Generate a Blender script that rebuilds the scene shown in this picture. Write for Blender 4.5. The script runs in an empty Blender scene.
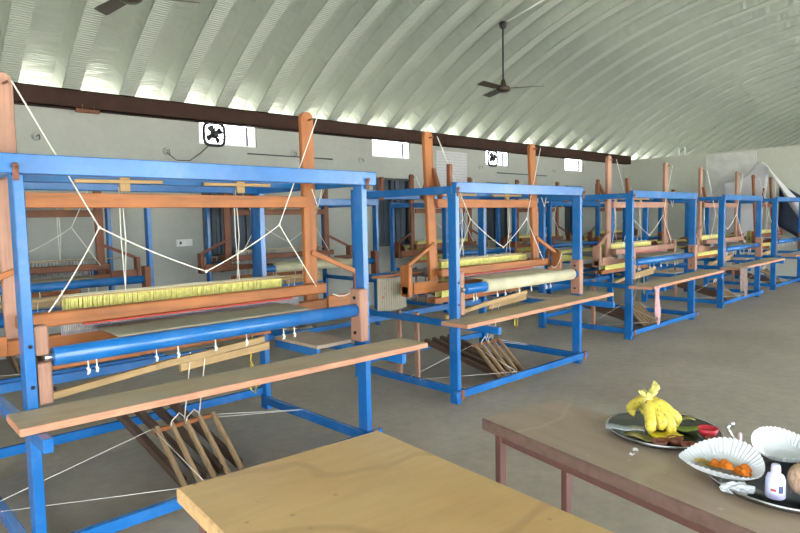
import bpy, bmesh, math, random
from mathutils import Vector, Matrix
random.seed(7)
R = math.radians
S = bpy.context.scene
COL = S.collection

# ------------------------------------------------------------------ camera
cam_d = bpy.data.cameras.new('camera'); cam = bpy.data.objects.new('camera', cam_d); COL.objects.link(cam)
cam_d.sensor_width = 36.0; cam_d.lens = 610.35 / 800 * 36.0
cam_d.clip_start = 0.05; cam_d.clip_end = 300
def cam_matrix(yaw, pit, rol, loc):
    cy, sy, cp, sp = math.cos(yaw), math.sin(yaw), math.cos(pit), math.sin(pit)
    F = Vector((sy*cp, cy*cp, -sp)); Rt = Vector((cy, -sy, 0)); U = Rt.cross(F)
    cr, sr = math.cos(rol), math.sin(rol)
    r2 = Rt*cr + U*sr; u2 = -Rt*sr + U*cr
    m = Matrix((r2, u2, -F)).transposed().to_4x4(); m.translation = loc
    return m
cam.matrix_world = cam_matrix(0.75733, 0.077654, -0.0195177, Vector((0, 0, 1.6)))
S.camera = cam

# ------------------------------------------------------------------ world, sun, exposure
w = bpy.data.worlds.new('world'); S.world = w; w.use_nodes = True
bg = w.node_tree.nodes['Background']
_t = w.node_tree
_tc = _t.nodes.new('ShaderNodeTexCoord'); _sp = _t.nodes.new('ShaderNodeSeparateXYZ'); _ma = _t.nodes.new('ShaderNodeMath'); _ma.operation = 'MULTIPLY_ADD'
_ma.use_clamp = False; _ma.inputs[1].default_value = 6.4; _ma.inputs[2].default_value = 4.4        # overcast: zenith brighter than the horizon
_mx = _t.nodes.new('ShaderNodeMath'); _mx.operation = 'MAXIMUM'; _mx.inputs[1].default_value = 0.0
_t.links.new(_tc.outputs['Generated'], _sp.inputs[0]); _t.links.new(_sp.outputs[2], _mx.inputs[0]); _t.links.new(_mx.outputs[0], _ma.inputs[0]); _t.links.new(_ma.outputs[0], bg.inputs[1])
bg.inputs[0].default_value = (0.87, 0.94, 1.0, 1)
sun_d = bpy.data.lights.new('sun', 'SUN'); sun = bpy.data.objects.new('sun', sun_d); COL.objects.link(sun)
sun_d.energy = 8.0; sun_d.angle = R(1.0); sun_d.color = (1.0, 0.96, 0.88)
sun.rotation_euler = Vector((-0.25, -0.55, -1.0)).to_track_quat('-Z', 'Y').to_euler()   # from the far side of the left wall
S.view_settings.view_transform = 'Standard'; S.view_settings.look = 'None'
S.view_settings.gamma = 1; S.view_settings.use_curve_mapping = False
S.view_settings.exposure = 1.45

WY = 8.6          # left (long) wall
RY = -4.15        # right wall
EX = 17.3         # end wall
BX = -4.0         # wall behind the camera
def portal(loc, sx, sy, rot):
    d = bpy.data.lights.new('portal', 'AREA'); d.shape = 'RECTANGLE'; d.size = sx; d.size_y = sy
    d.cycles.is_portal = True
    o = bpy.data.objects.new('daylight_portal', d); o.location = loc; o.rotation_euler = rot; COL.objects.link(o)
OPEN_R = [(-3.0, .6), (2.4, 6.0), (7.4, 11.0), (12.0, 16.9), (19.0, 23), (25, 30)]           # right wall door bays; those past the end wall added for light
for a, b in OPEN_R:
    portal(((a+b)/2, RY-0.22, 1.5), b-a, 2.9, (R(90), 0, R(180)))
portal((BX-0.22, -.9, 1.5), 2.9, 5.0, (R(90), 0, R(90+180)))

# ------------------------------------------------------------------ materials
def lin(c):
    return tuple(((x/255/12.92) if x/255 <= 0.04045 else ((x/255+0.055)/1.055)**2.4) for x in c) + (1,)
class NT:
    def __init__(s, name):
        s.m = bpy.data.materials.new(name); s.m.use_nodes = True; s.t = s.m.node_tree
        s.b = s.t.nodes['Principled BSDF']
    def n(s, typ, **k):
        x = s.t.nodes.new(typ)
        for a, v in k.items():
            if a.startswith('i_'):
                key = a[2:].replace('_', ' ')
                x.inputs[int(key) if key.isdigit() else key].default_value = v
            else: setattr(x, a, v)
        return x
    def l(s, a, ao, b, bi): s.t.links.new(a.outputs[ao], b.inputs[bi])
    def coord(s, scale, kind='Object', loc=(0,0,0)):
        c = s.n('ShaderNodeTexCoord'); mp = s.n('ShaderNodeMapping')
        mp.inputs['Scale'].default_value = scale; mp.inputs['Location'].default_value = loc
        s.l(c, kind, mp, 0); return mp
    def noise(s, src, sc, det=4, rough=.55):
        x = s.n('ShaderNodeTexNoise', i_Scale=sc, i_Detail=det, i_Roughness=rough); s.l(src, 0, x, 'Vector'); return x
    def ramp(s, src, out, stops):
        r = s.n('ShaderNodeValToRGB'); e = r.color_ramp.elements
        e[0].position, e[0].color = stops[0]; e[1].position, e[1].color = stops[-1]
        for p, c in stops[1:-1]:
            q = e.new(p); q.color = c
        s.l(src, out, r, 0); return r
    def mix(s, f, fo, a, b, typ='MIX'):
        x = s.n('ShaderNodeMix', data_type='RGBA', blend_type=typ)
        if isinstance(f, float): x.inputs[0].default_value = f
        else: s.l(f, fo, x, 0)
        for idx, v in ((6, a), (7, b)):
            if isinstance(v, tuple): x.inputs[idx].default_value = v
            else: s.t.links.new(v.outputs[2] if v.bl_idname == 'ShaderNodeMix' else v.outputs[0], x.inputs[idx])
        return x
    def col(s, x): s.t.links.new(x.outputs[2] if x.bl_idname == 'ShaderNodeMix' else x.outputs[0], s.b.inputs['Base Color'])
    def bump(s, src, out, strength, dist=.01):
        x = s.n('ShaderNodeBump', i_Strength=strength, i_Distance=dist); s.l(src, out, x, 'Height'); s.l(x, 0, s.b, 'Normal')

def plain(name, c, rough=.6, metal=0, var=.12, sc=6, **k):
    a = NT(name); mp = a.coord((1,1,1)); nz = a.noise(mp, sc, 5)
    c0 = lin(c); lo = tuple(v*(1-var) for v in c0[:3]) + (1,); hi = tuple(min(1, v*(1+var)) for v in c0[:3]) + (1,)
    a.col(a.ramp(nz, 0, [(.3, lo), (.7, hi)])); a.b.inputs['Roughness'].default_value = rough; a.b.inputs['Metallic'].default_value = metal
    for q, v in k.items(): a.b.inputs[q.replace('_', ' ')].default_value = v
    return a.m
def wood(name, c, axis, dark=.55, rough=.55, gsc=26, dust=None):
    a = NT(name); sc = [gsc]*3; sc['xyz'.index(axis)] = gsc*.06
    mp = a.coord(tuple(sc)); g = a.noise(mp, 1.0, 6, .65)
    mp2 = a.coord((2.2,2.2,2.2)); big = a.noise(mp2, 1.6, 3)
    c0 = lin(c); lo = tuple(v*dark for v in c0[:3]) + (1,); hi = tuple(min(1, v*1.12) for v in c0[:3]) + (1,)
    r = a.ramp(g, 0, [(.28, lo), (.5, c0), (.75, hi)])
    r2 = a.ramp(big, 0, [(.35, (.78,.76,.74,1)), (.7, (1.08,1.06,1.04,1))])
    m = a.mix(1.0, 0, r, r2, 'MULTIPLY')
    if dust:
        dn = a.ramp(a.noise(a.coord((1,1,1)), 3.0, 6), 0, [(.35, (0,0,0,1)), (.65, (1,1,1,1))])
        m = a.mix(dn, 0, m, lin(dust))
    a.col(m); a.b.inputs['Roughness'].default_value = rough; a.bump(g, 0, .25, .003)
    return a.m
def blue_paint():
    a = NT('blue_paint'); mp = a.coord((1,1,1))
    big = a.noise(mp, 3.5, 4); fine = a.noise(mp, 42, 5, .6)
    base = a.ramp(big, 0, [(.3, lin((12,92,158))), (.7, lin((24,108,180)))])
    dust = a.ramp(a.noise(a.coord((1,1,1), loc=(3,1,2)), 2.3, 6, .7), 0, [(.5, (0,0,0,1)), (.8, (.2,.2,.2,1))])
    m = a.mix(dust, 0, base, lin((150,165,180)))
    chip = a.ramp(fine, 0, [(.70, (0,0,0,1)), (.74, (1,1,1,1))])
    m = a.mix(chip, 0, m, lin((74,58,52)))
    a.col(m); a.b.inputs['Roughness'].default_value = .27; a.b.inputs['Coat Weight'].default_value = .15; a.b.inputs['Coat Roughness'].default_value = .2; a.bump(fine, 0, .08, .002)
    return a.m
M = {}
M['blue'] = blue_paint()
for ax in 'xyz':
    M['orange_'+ax] = wood('orange_wood_'+ax, (164,100,50), ax)
    M['brown_'+ax] = wood('brown_wood_'+ax, (122,72,44), ax)
    M['pink_'+ax] = wood('faded_wood_'+ax, (168,126,106), ax)
    M['pale_'+ax] = wood('pale_wood_'+ax, (196,164,114), ax, .7)
    M['darkwood_'+ax] = wood('dark_wood_'+ax, (92,70,56), ax)
    M['slat_'+ax] = wood('slat_wood_'+ax, (158,132,100), ax, .7)
M['board'] = wood('bench_wood', (198,176,138), 'x', .8, .6, 18, (182,170,144))
M['board_edge'] = wood('bench_edge_wood', (196,142,112), 'x', .62, .75, 75)
M['greyboard'] = plain('grey_board', (172,156,138), .6)
M['string'] = plain('white_cord', (225,222,212), .9, var=.06)
M['yellow_cord'] = plain('yellow_cord', (205,185,60), .8)
M['white_cloth'] = plain('white_cloth', (205,205,205), .95)
M['grey_cloth'] = plain('grey_green_cloth', (142,138,118), .95)
M['beige_cloth'] = plain('beige_cloth', (196,190,160), .95)
M['yellow_yarn'] = plain('yellow_yarn', (236,228,140), .85, var=.18, sc=40)
M['pale_yarn'] = plain('pale_yarn', (190,190,188), .85, var=.1)
M['grey_yarn'] = plain('grey_yarn', (134,128,132), .85, var=.25, sc=60)
M['reed'] = plain('reed_wire', (150,146,150), .5, .3, var=.2, sc=30)
M['steel'] = plain('steel', (190,190,188), .25, .9)
M['steel_dark_reflect'] = plain('tray_steel', (120,122,122), .14, .95, var=.05)  # dish steel darkened: a dark reflection is put into its colour
M['rust'] = plain('rusty_steel', (118,76,58), .7, .2, .35, 30)
M['bolt'] = plain('dark_bolt', (40,38,40), .5, .6)
M['black'] = plain('black_metal', (38,36,36), .45, .3)
M['red_edge'] = plain('red_strip', (190,60,50), .6)

def concrete():
    a = NT('dusty_concrete'); mp = a.coord((1,1,1))
    b = a.noise(mp, .55, 6, .6); f = a.noise(mp, 9, 8, .7)
    r = a.ramp(b, 0, [(.3, lin((150,140,126))), (.5, lin((164,154,139))), (.72, lin((178,169,154)))])
    r2 = a.ramp(f, 0, [(.3, (.82,.82,.82,1)), (.7, (1.07,1.07,1.07,1))])
    m = a.mix(1.0, 0, r, r2, 'MULTIPLY')
    sp = a.noise(mp, 1.7, 10, .8)
    st = a.ramp(sp, 0, [(.62, (0,0,0,1)), (.72, (.5,.5,.5,1))])
    m = a.mix(st, 0, m, lin((176,168,150)))
    a.col(m); a.b.inputs['Roughness'].default_value = .55; a.bump(f, 0, .15, .004)
    return a.m
M['floor'] = concrete()
def wallmat(name, c, c2):
    a = NT(name); mp = a.coord((1,1,1)); b = a.noise(mp, .8, 6, .6); f = a.noise(mp, 14, 5)
    r = a.ramp(b, 0, [(.3, lin(c2)), (.65, lin(c))])
    a.col(a.mix(1.0, 0, r, a.ramp(f, 0, [(.3, (.95,.95,.95,1)), (.7, (1.02,1.02,1.02,1))]), 'MULTIPLY'))
    a.b.inputs['Roughness'].default_value = .8; a.bump(f, 0, .08, .004)
    return a.m
M['wall'] = wallmat('limewashed_wall', (172,174,168), (160,162,156))
M['wall_pale'] = wallmat('pale_endwall', (196,198,188), (184,186,176))
M['dirtground'] = plain('outside_ground', (196,190,174), .9)
M['beam'] = plain('red_oxide_steel', (56,33,26), .85, .1, .3, 5)
def roofmat():
    a = NT('galvalume_roof'); uv = a.n('ShaderNodeUVMap'); mp = a.n('ShaderNodeMapping'); a.l(uv, 0, mp, 0)
    w1 = a.n('ShaderNodeTexWave', wave_type='BANDS', bands_direction='Y', i_Scale=9.5, i_Distortion=0.0); a.l(mp, 0, w1, 'Vector')
    w2 = a.n('ShaderNodeTexNoise', i_Scale=1.0, i_Detail=3.0)
    mp2 = a.n('ShaderNodeMapping'); mp2.inputs['Scale'].default_value = (3.0, 8.0, 1); mp2.inputs['Rotation'].default_value = (0, 0, .35); a.l(uv, 0, mp2, 0); a.l(mp2, 0, w2, 'Vector')
    sx_ = a.n('ShaderNodeSeparateXYZ'); a.l(uv, 0, sx_, 0)
    flat = a.ramp(sx_, 0, [(.09, (1,1,1,1)), (.11, (.12,.12,.12,1)), (.79, (.12,.12,.12,1)), (.81, (1,1,1,1))])
    wrk = a.ramp(sx_, 0, [(.10, (0,0,0,1)), (.12, (.35,.35,.35,1)), (.55, (.6,.6,.6,1)), (.79, (1,1,1,1)), (.80, (0,0,0,1))])
    mpo = a.coord((.35,.35,.35)); nb = a.noise(mpo, 1.2, 5)
    a.col(a.ramp(nb, 0, [(.3, lin((164,171,164))), (.7, lin((182,188,179)))]))
    a.b.inputs['Metallic'].default_value = .25; a.b.inputs['Roughness'].default_value = .42
    m1 = a.n('ShaderNodeMath', operation='MULTIPLY'); a.l(w1, 1, m1, 0); a.l(flat, 0, m1, 1)
    m2 = a.n('ShaderNodeMath', operation='MULTIPLY'); a.l(w2, 0, m2, 0); a.l(wrk, 0, m2, 1)
    ad = a.n('ShaderNodeMath', operation='MULTIPLY_ADD'); ad.inputs[1].default_value = 3.2; a.l(m2, 0, ad, 0); a.l(m1, 0, ad, 2)
    a.bump(ad, 0, .7, .02)
    return a.m
M['roof'] = roofmat()

# ------------------------------------------------------------------ mesh helpers
def bev(bm, geom, b, seg=1):
    if b > 0: bmesh.ops.bevel(bm, geom=geom, offset=b, segments=seg, affect='EDGES', profile=.6)
def add_box(bm, x0, x1, y0, y1, z0, z1, b=.0, rot=None, piv=None, mi=0):
    r = bmesh.ops.create_cube(bm, size=1)
    vs = r['verts']
    for v in vs:
        v.co = Vector(((x0+x1)/2 + v.co.x*(x1-x0), (y0+y1)/2 + v.co.y*(y1-y0), (z0+z1)/2 + v.co.z*(z1-z0)))
    fs = {f for v in vs for f in v.link_faces}
    for f in fs: f.material_index = mi
    if b > 0:
        es = list({e for v in vs for e in v.link_edges})
        r2 = bmesh.ops.bevel(bm, geom=es, offset=b, segments=1, affect='EDGES')
        vs = list({v for f in r2['faces'] for v in f.verts} | {v for v in vs if v.is_valid})
        for f in r2['faces']: f.material_index = mi
    if rot is not None:
        p = Vector(piv) if piv else Vector(((x0+x1)/2, (y0+y1)/2, (z0+z1)/2))
        bmesh.ops.rotate(bm, verts=vs, cent=p, matrix=rot)
    return vs
def add_bar(bm, p, q, wd, th, b=.003, up=(0,0,1)):
    """rectangular bar from p to q: wd across (horizontal-ish), th along up"""
    p, q = Vector(p), Vector(q); d = (q-p); L = d.length; d.normalize()
    u = Vector(up); s = d.cross(u)
    if s.length < 1e-4: s = d.cross(Vector((0,1,0)))
    s.normalize(); u = s.cross(d)
    r = bmesh.ops.create_cube(bm, size=1); vs = r['verts']
    for v in vs:
        c = v.co.copy(); v.co = (p+q)/2 + d*c.x*L + s*c.y*wd + u*c.z*th
    if b > 0:
        bmesh.ops.bevel(bm, geom=list({e for v in vs for e in v.link_edges}), offset=b, segments=1, affect='EDGES')
def add_tube(bm, pts, r, seg=6, caps=True, radii=None):
    pts = [Vector(p) for p in pts]; rings = []; n = len(pts); ref = None
    for i, p in enumerate(pts):
        d = (pts[min(i+1, n-1)] - pts[max(i-1, 0)]).normalized()
        if ref is None:
            ref = Vector((0,0,1)) if abs(d.z) < .9 else Vector((1,0,0))
        s = d.cross(ref).normalized(); u = s.cross(d).normalized(); ref = u
        rr = radii[i] if radii else r
        rings.append([bm.verts.new(p + (s*math.cos(2*math.pi*k/seg) + u*math.sin(2*math.pi*k/seg))*rr) for k in range(seg)])
    for a, c in zip(rings, rings[1:]):
        for k in range(seg): bm.faces.new((a[k], a[(k+1)%seg], c[(k+1)%seg], c[k])).smooth = True
    if caps:
        bm.faces.new(rings[0][::-1]); bm.faces.new(rings[-1])
def add_lathe(bm, prof, cx=0, cy=0, seg=32, sx=1, flute=0, nf=0):
    rings = []
    for r, z in prof:
        if r < 1e-5: rings.append([bm.verts.new((cx, cy, z))]); continue
        ring = []
        for k in range(seg):
            a = 2*math.pi*k/seg; rr = r
            if nf: rr = r*(1+flute*math.cos(nf*a))
            ring.append(bm.verts.new((cx+rr*math.cos(a)*sx, cy+rr*math.sin(a), z)))
        rings.append(ring)
    for a, c in zip(rings, rings[1:]):
        if len(a) == 1 and len(c) == 1: continue
        for k in range(seg):
            k2 = (k+1) % seg
            if len(a) == 1: f = bm.faces.new((a[0], c[k2], c[k])) if True else None
            elif len(c) == 1: f = bm.faces.new((a[k], a[k2], c[0]))
            else: f = bm.faces.new((a[k], a[k2], c[k2], c[k]))
            f.smooth = True
def obj(name, bm, mat, parent=None, stuff=False):
    bmesh.ops.recalc_face_normals(bm, faces=bm.faces)
    me = bpy.data.meshes.new(name); bm.to_mesh(me); bm.free()
    for m in (mat if isinstance(mat, (list, tuple)) else [mat]): me.materials.append(m)
    o = bpy.data.objects.new(name, me); COL.objects.link(o)
    if parent: o.parent = parent
    if stuff: o['kind'] = 'stuff'
    return o
def NB(): return bmesh.new()
def box(name, mat, parent, *a, b=.003, **k):
    bm = NB(); add_box(bm, *a, b=b, **k); return obj(name, bm, mat, parent)
def tube(name, mat, parent, pts, r, seg=6):
    bm = NB(); add_tube(bm, pts, r, seg); return obj(name, bm, mat, parent)
def bar(name, mat, parent, p, q, wd, th, b=.003, up=(0,0,1)):
    bm = NB(); add_bar(bm, p, q, wd, th, b, up); return obj(name, bm, mat, parent)
def tag(o, label=None, cat=None, group=None, kind=None):
    for k, v in (('label', label), ('category', cat), ('group', group), ('kind', kind)):
        if v: o[k] = v
    return o
def empty(name, loc, rz=0, **k):
    o = bpy.data.objects.new(name, None); COL.objects.link(o); o.location = loc; o.rotation_euler = (0,0,rz)
    o.empty_display_size = .2
    return tag(o, **k)
def struct(o): o['kind'] = 'structure'; return o
def children(o): return [c for c in list(bpy.data.objects) if c.parent == o]
def copy_tree(o, parent=None, table=None):
    if table is None:
        table = {}
        for c in bpy.data.objects:
            if c.parent: table.setdefault(c.parent.name, []).append(c)
    c = o.copy(); COL.objects.link(c); c.parent = parent
    for ch in table.get(o.name, []): copy_tree(ch, c, table)
    return c

# ================================================================== THE SETTING
XR = 34.0
struct(box('floor', M['floor'], None, BX-.2, XR, RY-.2, WY+.2, -.2, 0, b=0))
struct(box('ground', M['dirtground'], None, -60, 90, -60, 60, -.5, -.2, b=0))
# openings of the left wall: low shuttered windows under louvred vents
WIN = [(.78, 1.75), (4.12, 5.08), (7.48, 8.46), (10.82, 11.66), (14.06, 14.96)]
VZ0, VZ1, WZ0, WZ1, HT = 2.76, 3.07, 1.09, 2.38, 3.28
bm = NB(); th = .12; HL = 3.07; x = BX - .2
for a, b_ in WIN:
    add_box(bm, x, a, WY, WY+th, 0, HL)
    add_box(bm, a, b_, WY, WY+th, 0, WZ0); add_box(bm, a, b_, WY, WY+th, WZ1, VZ0)
    x = b_
add_box(bm, x, XR, WY, WY+th, 0, HL)
wl = struct(obj('wall_left', bm, M['wall']))
# right wall with door bays open to the yard, the far ones added for light
bm = NB(); x = BX - .2
for a, b_ in OPEN_R:
    add_box(bm, x, a, RY-.2, RY, 0, HT); add_box(bm, a, b_, RY-.2, RY, 2.95, HT); x = b_
add_box(bm, x, XR, RY-.2, RY, 0, HT)
struct(obj('wall_right', bm, M['wall']))
# wall behind the camera, with an unseen open gate added to let daylight in
bm = NB()
add_box(bm, BX-.2, BX, RY, -3.4, 0, HT); add_box(bm, BX-.2, BX, 1.6, WY, 0, HT); add_box(bm, BX-.2, BX, -3.4, 1.6, 2.95, HT)
# gable above it, following the arch
AY, AZ = 2.3, 5.41; RAD = 10.1; CZ = AZ - RAD
def arch(y): return CZ + math.sqrt(max(0, RAD*RAD - (y-AY)**2))
def gable(bm, x0, x1):
    n = 24; ys = [RY + (WY-RY)*i/n for i in range(n+1)]
    a = [[bm.verts.new((xx, y, z)) for y, z in [(y, HT) for y in ys]] for xx in (x0, x1)]
    b = [[bm.verts.new((xx, y, max(HT+.001, arch(y)+.12))) for y in ys] for xx in (x0, x1)]
    for s in (0, 1):
        for i in range(n): bm.faces.new((a[s][i], a[s][i+1], b[s][i+1], b[s][i]))
gable(bm, BX-.2, BX)
struct(obj('wall_back', bm, M['wall']))
# end wall: lower than the roof, hall goes on dark behind it
struct(box('wall_end', M['wall_pale'], None, EX, EX+.15, RY, WY, 0, 3.19, b=0))
bm = NB(); add_box(bm, XR, XR+.2, RY, WY, 0, HT); gable(bm, XR, XR+.2); struct(obj('wall_far', bm, M['wall']))

# barrel roof: one trough panel per 0.68 m
ceil = empty('ceiling', (0,0,0), kind='structure')
P = .68; prof = [(-.34, .0), (-.235, .0), (-.18, .23), (.18, .23), (.235, .0), (.34, .0)]
bm = NB(); uvl = bm.loops.layers.uv.new('UVMap')
a0 = math.asin((RY-.35-AY)/RAD); a1 = math.asin((WY+.12-AY)/RAD); n = 56
us = [0, .095, .28, .62, .80, .9]; rows = []
for i in range(n+1):
    a = a0 + (a1-a0)*i/n
    rows.append([bm.verts.new((px, AY + (RAD+h)*math.sin(a), CZ + (RAD+h)*math.cos(a))) for px, h in prof])
for i in range(n):
    for j in range(len(prof)-1):
        f = bm.faces.new((rows[i][j], rows[i][j+1], rows[i+1][j+1], rows[i+1][j]))
        for lp, (ii, jj) in zip(f.loops, ((i,j),(i,j+1),(i+1,j+1),(i+1,j))):
            lp[uvl].uv = (us[jj], RAD*(a1-a0)*ii/n)
panel = obj('roof_panel', bm, M['roof'], ceil)
k0 = int((BX-.2)/P) - 1; k1 = int(XR/P) + 1
for k in range(k0, k1+1):
    o = panel if k == k0 else panel.copy()
    if o is not panel: COL.objects.link(o); o.parent = ceil
    o.location = (.02 + P*k, 0, 0)
# corrugation-sheet end closures keep daylight out of the low ribs: steel sheet strip under the inner ribs
# red oxide ring beam along the wall head (an I-section)
bm = NB()
add_box(bm, BX, EX+.02, 8.40, 8.56, 3.275, 3.29); add_box(bm, BX, EX+.02, 8.40, 8.56, 3.06, 3.075)
add_box(bm, BX, EX+.02, 8.47, 8.49, 3.075, 3.275)
add_box(bm, BX, EX+.02, 8.40, 8.412, 3.06, 3.29)
struct(obj('trim_1', bm, M['beam']))
struct(box('trim_2', M['beam'], None, BX, EX, RY+.02, RY+.2, 3.06, 3.29))

# windows: dark ribbed shutters behind bars
M['shutter'] = plain('dark_shutter', (66,80,96), .5, .1, .15)
M['winframe'] = plain('window_frame_paint', (60,62,66), .5)
M['louvre'] = plain('louvre_glass', (96,102,108), .5)
M['white_paint'] = plain('white_paint', (225,228,225), .6)
for i, (a, b_) in enumerate(WIN):
    f = empty('window_%d' % (i+1), ((a+b_)/2, WY, WZ0), kind='structure'); ww = b_-a; hh = WZ1-WZ0
    bm = NB()
    for q in ((-ww/2, -ww/2+.04, 0, hh), (ww/2-.04, ww/2, 0, hh), (-ww/2+.04, ww/2-.04, 0, .04), (-ww/2+.04, ww/2-.04, hh-.04, hh), (-.02, .02, .04, hh-.04)):
        add_box(bm, q[0], q[1], .02, .08, q[2], q[3])
    obj('window_frame', bm, M['winframe'], f)
    nn = 6
    for k in range(nn):
        xa = -ww/2+.045 + (ww-.09)*k/nn
        bm = NB(); add_box(bm, xa, xa+(ww-.09)/nn-.02, .085, .1, .04, hh-.04, .004)
        obj('shutter_slat', bm, M['shutter'], f)
    bx_ = box('shutter_backing', M['black'], f, -ww/2, ww/2, .103, .113, 0, hh, b=0)
    for k in range(7):
        xa = -ww/2 + ww*(k+1)/8
        tube('window_bar', M['winframe'], f, [(xa, .045, .03), (xa, .045, hh-.03)], .006, 6)
for i, (a, b_) in enumerate(WIN):
    f = empty('window_%d' % (i+6), ((a+b_)/2, WY, VZ0), kind='structure'); ww = b_-a; hh = VZ1-VZ0
    bm = NB()
    for q in ((-ww/2, -ww/2+.03, 0, hh), (ww/2-.03, ww/2, 0, hh), (-ww/2+.03, ww/2-.03, 0, .02)):
        add_box(bm, q[0], q[1], .02, .10, q[2], q[3])
    obj('window_frame', bm, M['white_paint'], f)
    box('mullion', M['black'], f, ww/2-.15, ww/2-.12, .05, .09, .02, hh, b=0)
    for k in range(8):
        bm = NB(); z = .035 + k*.036
        add_box(bm, -ww/2+.03, ww/2-.15, .04, .075, z-.006, z+.006, rot=Matrix.Rotation(R(14), 3, 'X'))
        obj('louvre_slat', bm, M['louvre'], f)

# exhaust fans in two of the vents
def exhaust_fan(x, label):
    t = empty('exhaust_fan', (x, WY-.03, VZ0+.15), label=label, cat='fan', group='exhaust fans in the wall vents')
    bm = NB(); n = 28
    def sq(r, a):   # rounded square
        c, s = math.cos(a), math.sin(a); k = (abs(c)**4 + abs(s)**4)**.25; return r*c/k, r*s/k
    pts = [(sq(.165, 2*math.pi*i/n)[0], 0, sq(.165, 2*math.pi*i/n)[1]) for i in range(n+1)]
    add_tube(bm, pts, .022, 6, caps=False); obj('fan_ring', bm, M['black'], t)
    bm = NB(); add_lathe(bm, [(0,-.05),(.05,-.05),(.055,-.03),(.055,.04),(.03,.06),(0,.06)], seg=16)
    bmesh.ops.rotate(bm, verts=bm.verts, cent=(0,0,0), matrix=Matrix.Rotation(R(90), 3, 'X')); obj('motor', bm, M['black'], t)
    for k in range(4):
        a = R(35+90*k); bm = NB()
        q = [(.03,-.03),(.13,-.055),(.14,.04),(.04,.025)]
        vs = [bm.verts.new((u*math.cos(a)-v*math.sin(a), .02*(v*20), u*math.sin(a)+v*math.cos(a))) for u, v in q]
        f = bm.faces.new(vs); r = bmesh.ops.extrude_face_region(bm, geom=[f])
        bmesh.ops.translate(bm, verts=[e for e in r['geom'] if isinstance(e, bmesh.types.BMVert)], vec=(0,.004,0))
        obj('fan_blade', bm, M['black'], t)
    for k in range(3):
        a = R(90+120*k); tube('bracket', M['black'], t, [(0,-.03,0), (.16*math.cos(a), -.02, .16*math.sin(a))], .009, 6)
    return t
exhaust_fan(4.12+.23, 'black exhaust fan in the louvred vent behind the nearest loom')
exhaust_fan(10.82+.2, 'black exhaust fan in the small farther vent above the second loom')

# ceiling fans
M['fan_brown'] = plain('fan_paint', (70,58,50), .4, .3)
def ceiling_fan(x, y, z, a0, label):
    t = empty('ceiling_fan', (x, y, z), label=label, cat='fan', group='ceiling fans under the barrel roof')
    top = arch(y) + .05 - z
    tube('down_rod', M['black'], t, [(0,0,.06), (0,0,top)], .014, 8)
    bm = NB(); add_lathe(bm, [(0,top),(.02,top-.0),(.065,top-.03),(.05,top-.1),(.015,top-.13)], seg=16); obj('canopy', bm, M['black'], t)
    bm = NB(); add_lathe(bm, [(0,-.06),(.07,-.055),(.11,-.03),(.12,0),(.10,.03),(.05,.05),(.035,.12),(.02,.15),(0,.15)], seg=24); obj('motor', bm, M['fan_brown'], t)
    for k in range(3):
        a = a0 + 2*math.pi*k/3; m = Matrix.Rotation(a, 3, 'Z')
        bm = NB(); r = bmesh.ops.create_grid(bm, x_segments=6, y_segments=2, size=.5)
        for v in bm.verts:
            u = v.co.x + .5; s = v.co.y
            wdt = .11 + .035*u - (.02 if u > .95 else 0)
            v.co = m @ Vector((.17 + u*.47, s*wdt, .0 + s*.035))
        ext = bmesh.ops.extrude_face_region(bm, geom=list(bm.faces))
        bmesh.ops.translate(bm, verts=[e for e in ext['geom'] if isinstance(e, bmesh.types.BMVert)], vec=(0,0,.004))
        bl = obj('fan_blade', bm, M['fan_brown'], t)
        bm = NB(); add_bar(bm, m @ Vector((.09,0,0)), m @ Vector((.23,0,.005)), .035, .006, 0); obj('blade_arm', bm, M['black'], bl)
    return t
ceiling_fan(2.29, 6.1, 3.765, R(-24), 'brown three-blade ceiling fan at the upper left, cut by the frame')
ceiling_fan(8.13, 6.1, 3.66, R(-43.4-13), 'dark three-blade ceiling fan on a long rod near the middle of the roof')

# conduit and cable runs over the roof next to the fan
t = tube('ceiling_conduit', M['white_paint'], None, [(8.1, 6.0, arch(6.0)-.03)] + [(8.1+.12*i, 6.0-.5*i, arch(6.0-.5*i)-.03) for i in range(1, 9)], .012, 6)
tag(t, 'thin pale conduit running over the ribs from the middle ceiling fan', 'conduit')

# wall fittings
def switchboard(x, z):
    t = empty('switchboard', (x, WY, z), label='pale switch board low on the wall between two looms', cat='switch')
    box('board', M['white_paint'], t, -.12, .12, -.025, -.001, -.05, .05, b=.006)
    box('switch', M['winframe'], t, -.075, -.045, -.03, -.025, -.02, .02); box('socket', M['white_paint'], t, .03, .075, -.032, -.025, -.022, .022)
    return t
switchboard(3.82, 1.315)
# conduit at picture (240-335,160)
def wall_pipe(x0, x1, z0, z1, label):
    t = tube('wall_conduit', M['winframe'], None, [(x0, WY-.015, z0), (x1, WY-.015, z1)], .011, 6); tag(t, label, 'conduit', 'thin conduits along the wall')
wall_pipe(4.9, 6.55, 2.66, 2.66, 'thin grey conduit on the wall right of the nearest exhaust fan')
wall_pipe(11.2, 13.2, 2.6, 2.6, 'thin grey conduit on the wall under the second exhaust fan')
def wall_clip(x, z, lab):
    t = empty('wall_socket', (x, WY, z), label=lab, cat='socket', group='small round wall boxes below the beam')
    bm = NB(); add_lathe(bm, [(0,0),(.045,0),(.05,.01),(.05,.018),(0,.02)], seg=16)
    bmesh.ops.rotate(bm, verts=bm.verts, cent=(0,0,0), matrix=Matrix.Rotation(R(90), 3, 'X')); obj('cover', bm, M['wall'], t)
    tube('hook', M['winframe'], t, [(.0,-.02,.0),(.03,-.05,.02),(.03,-.06,-.04)], .005, 5)
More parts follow.
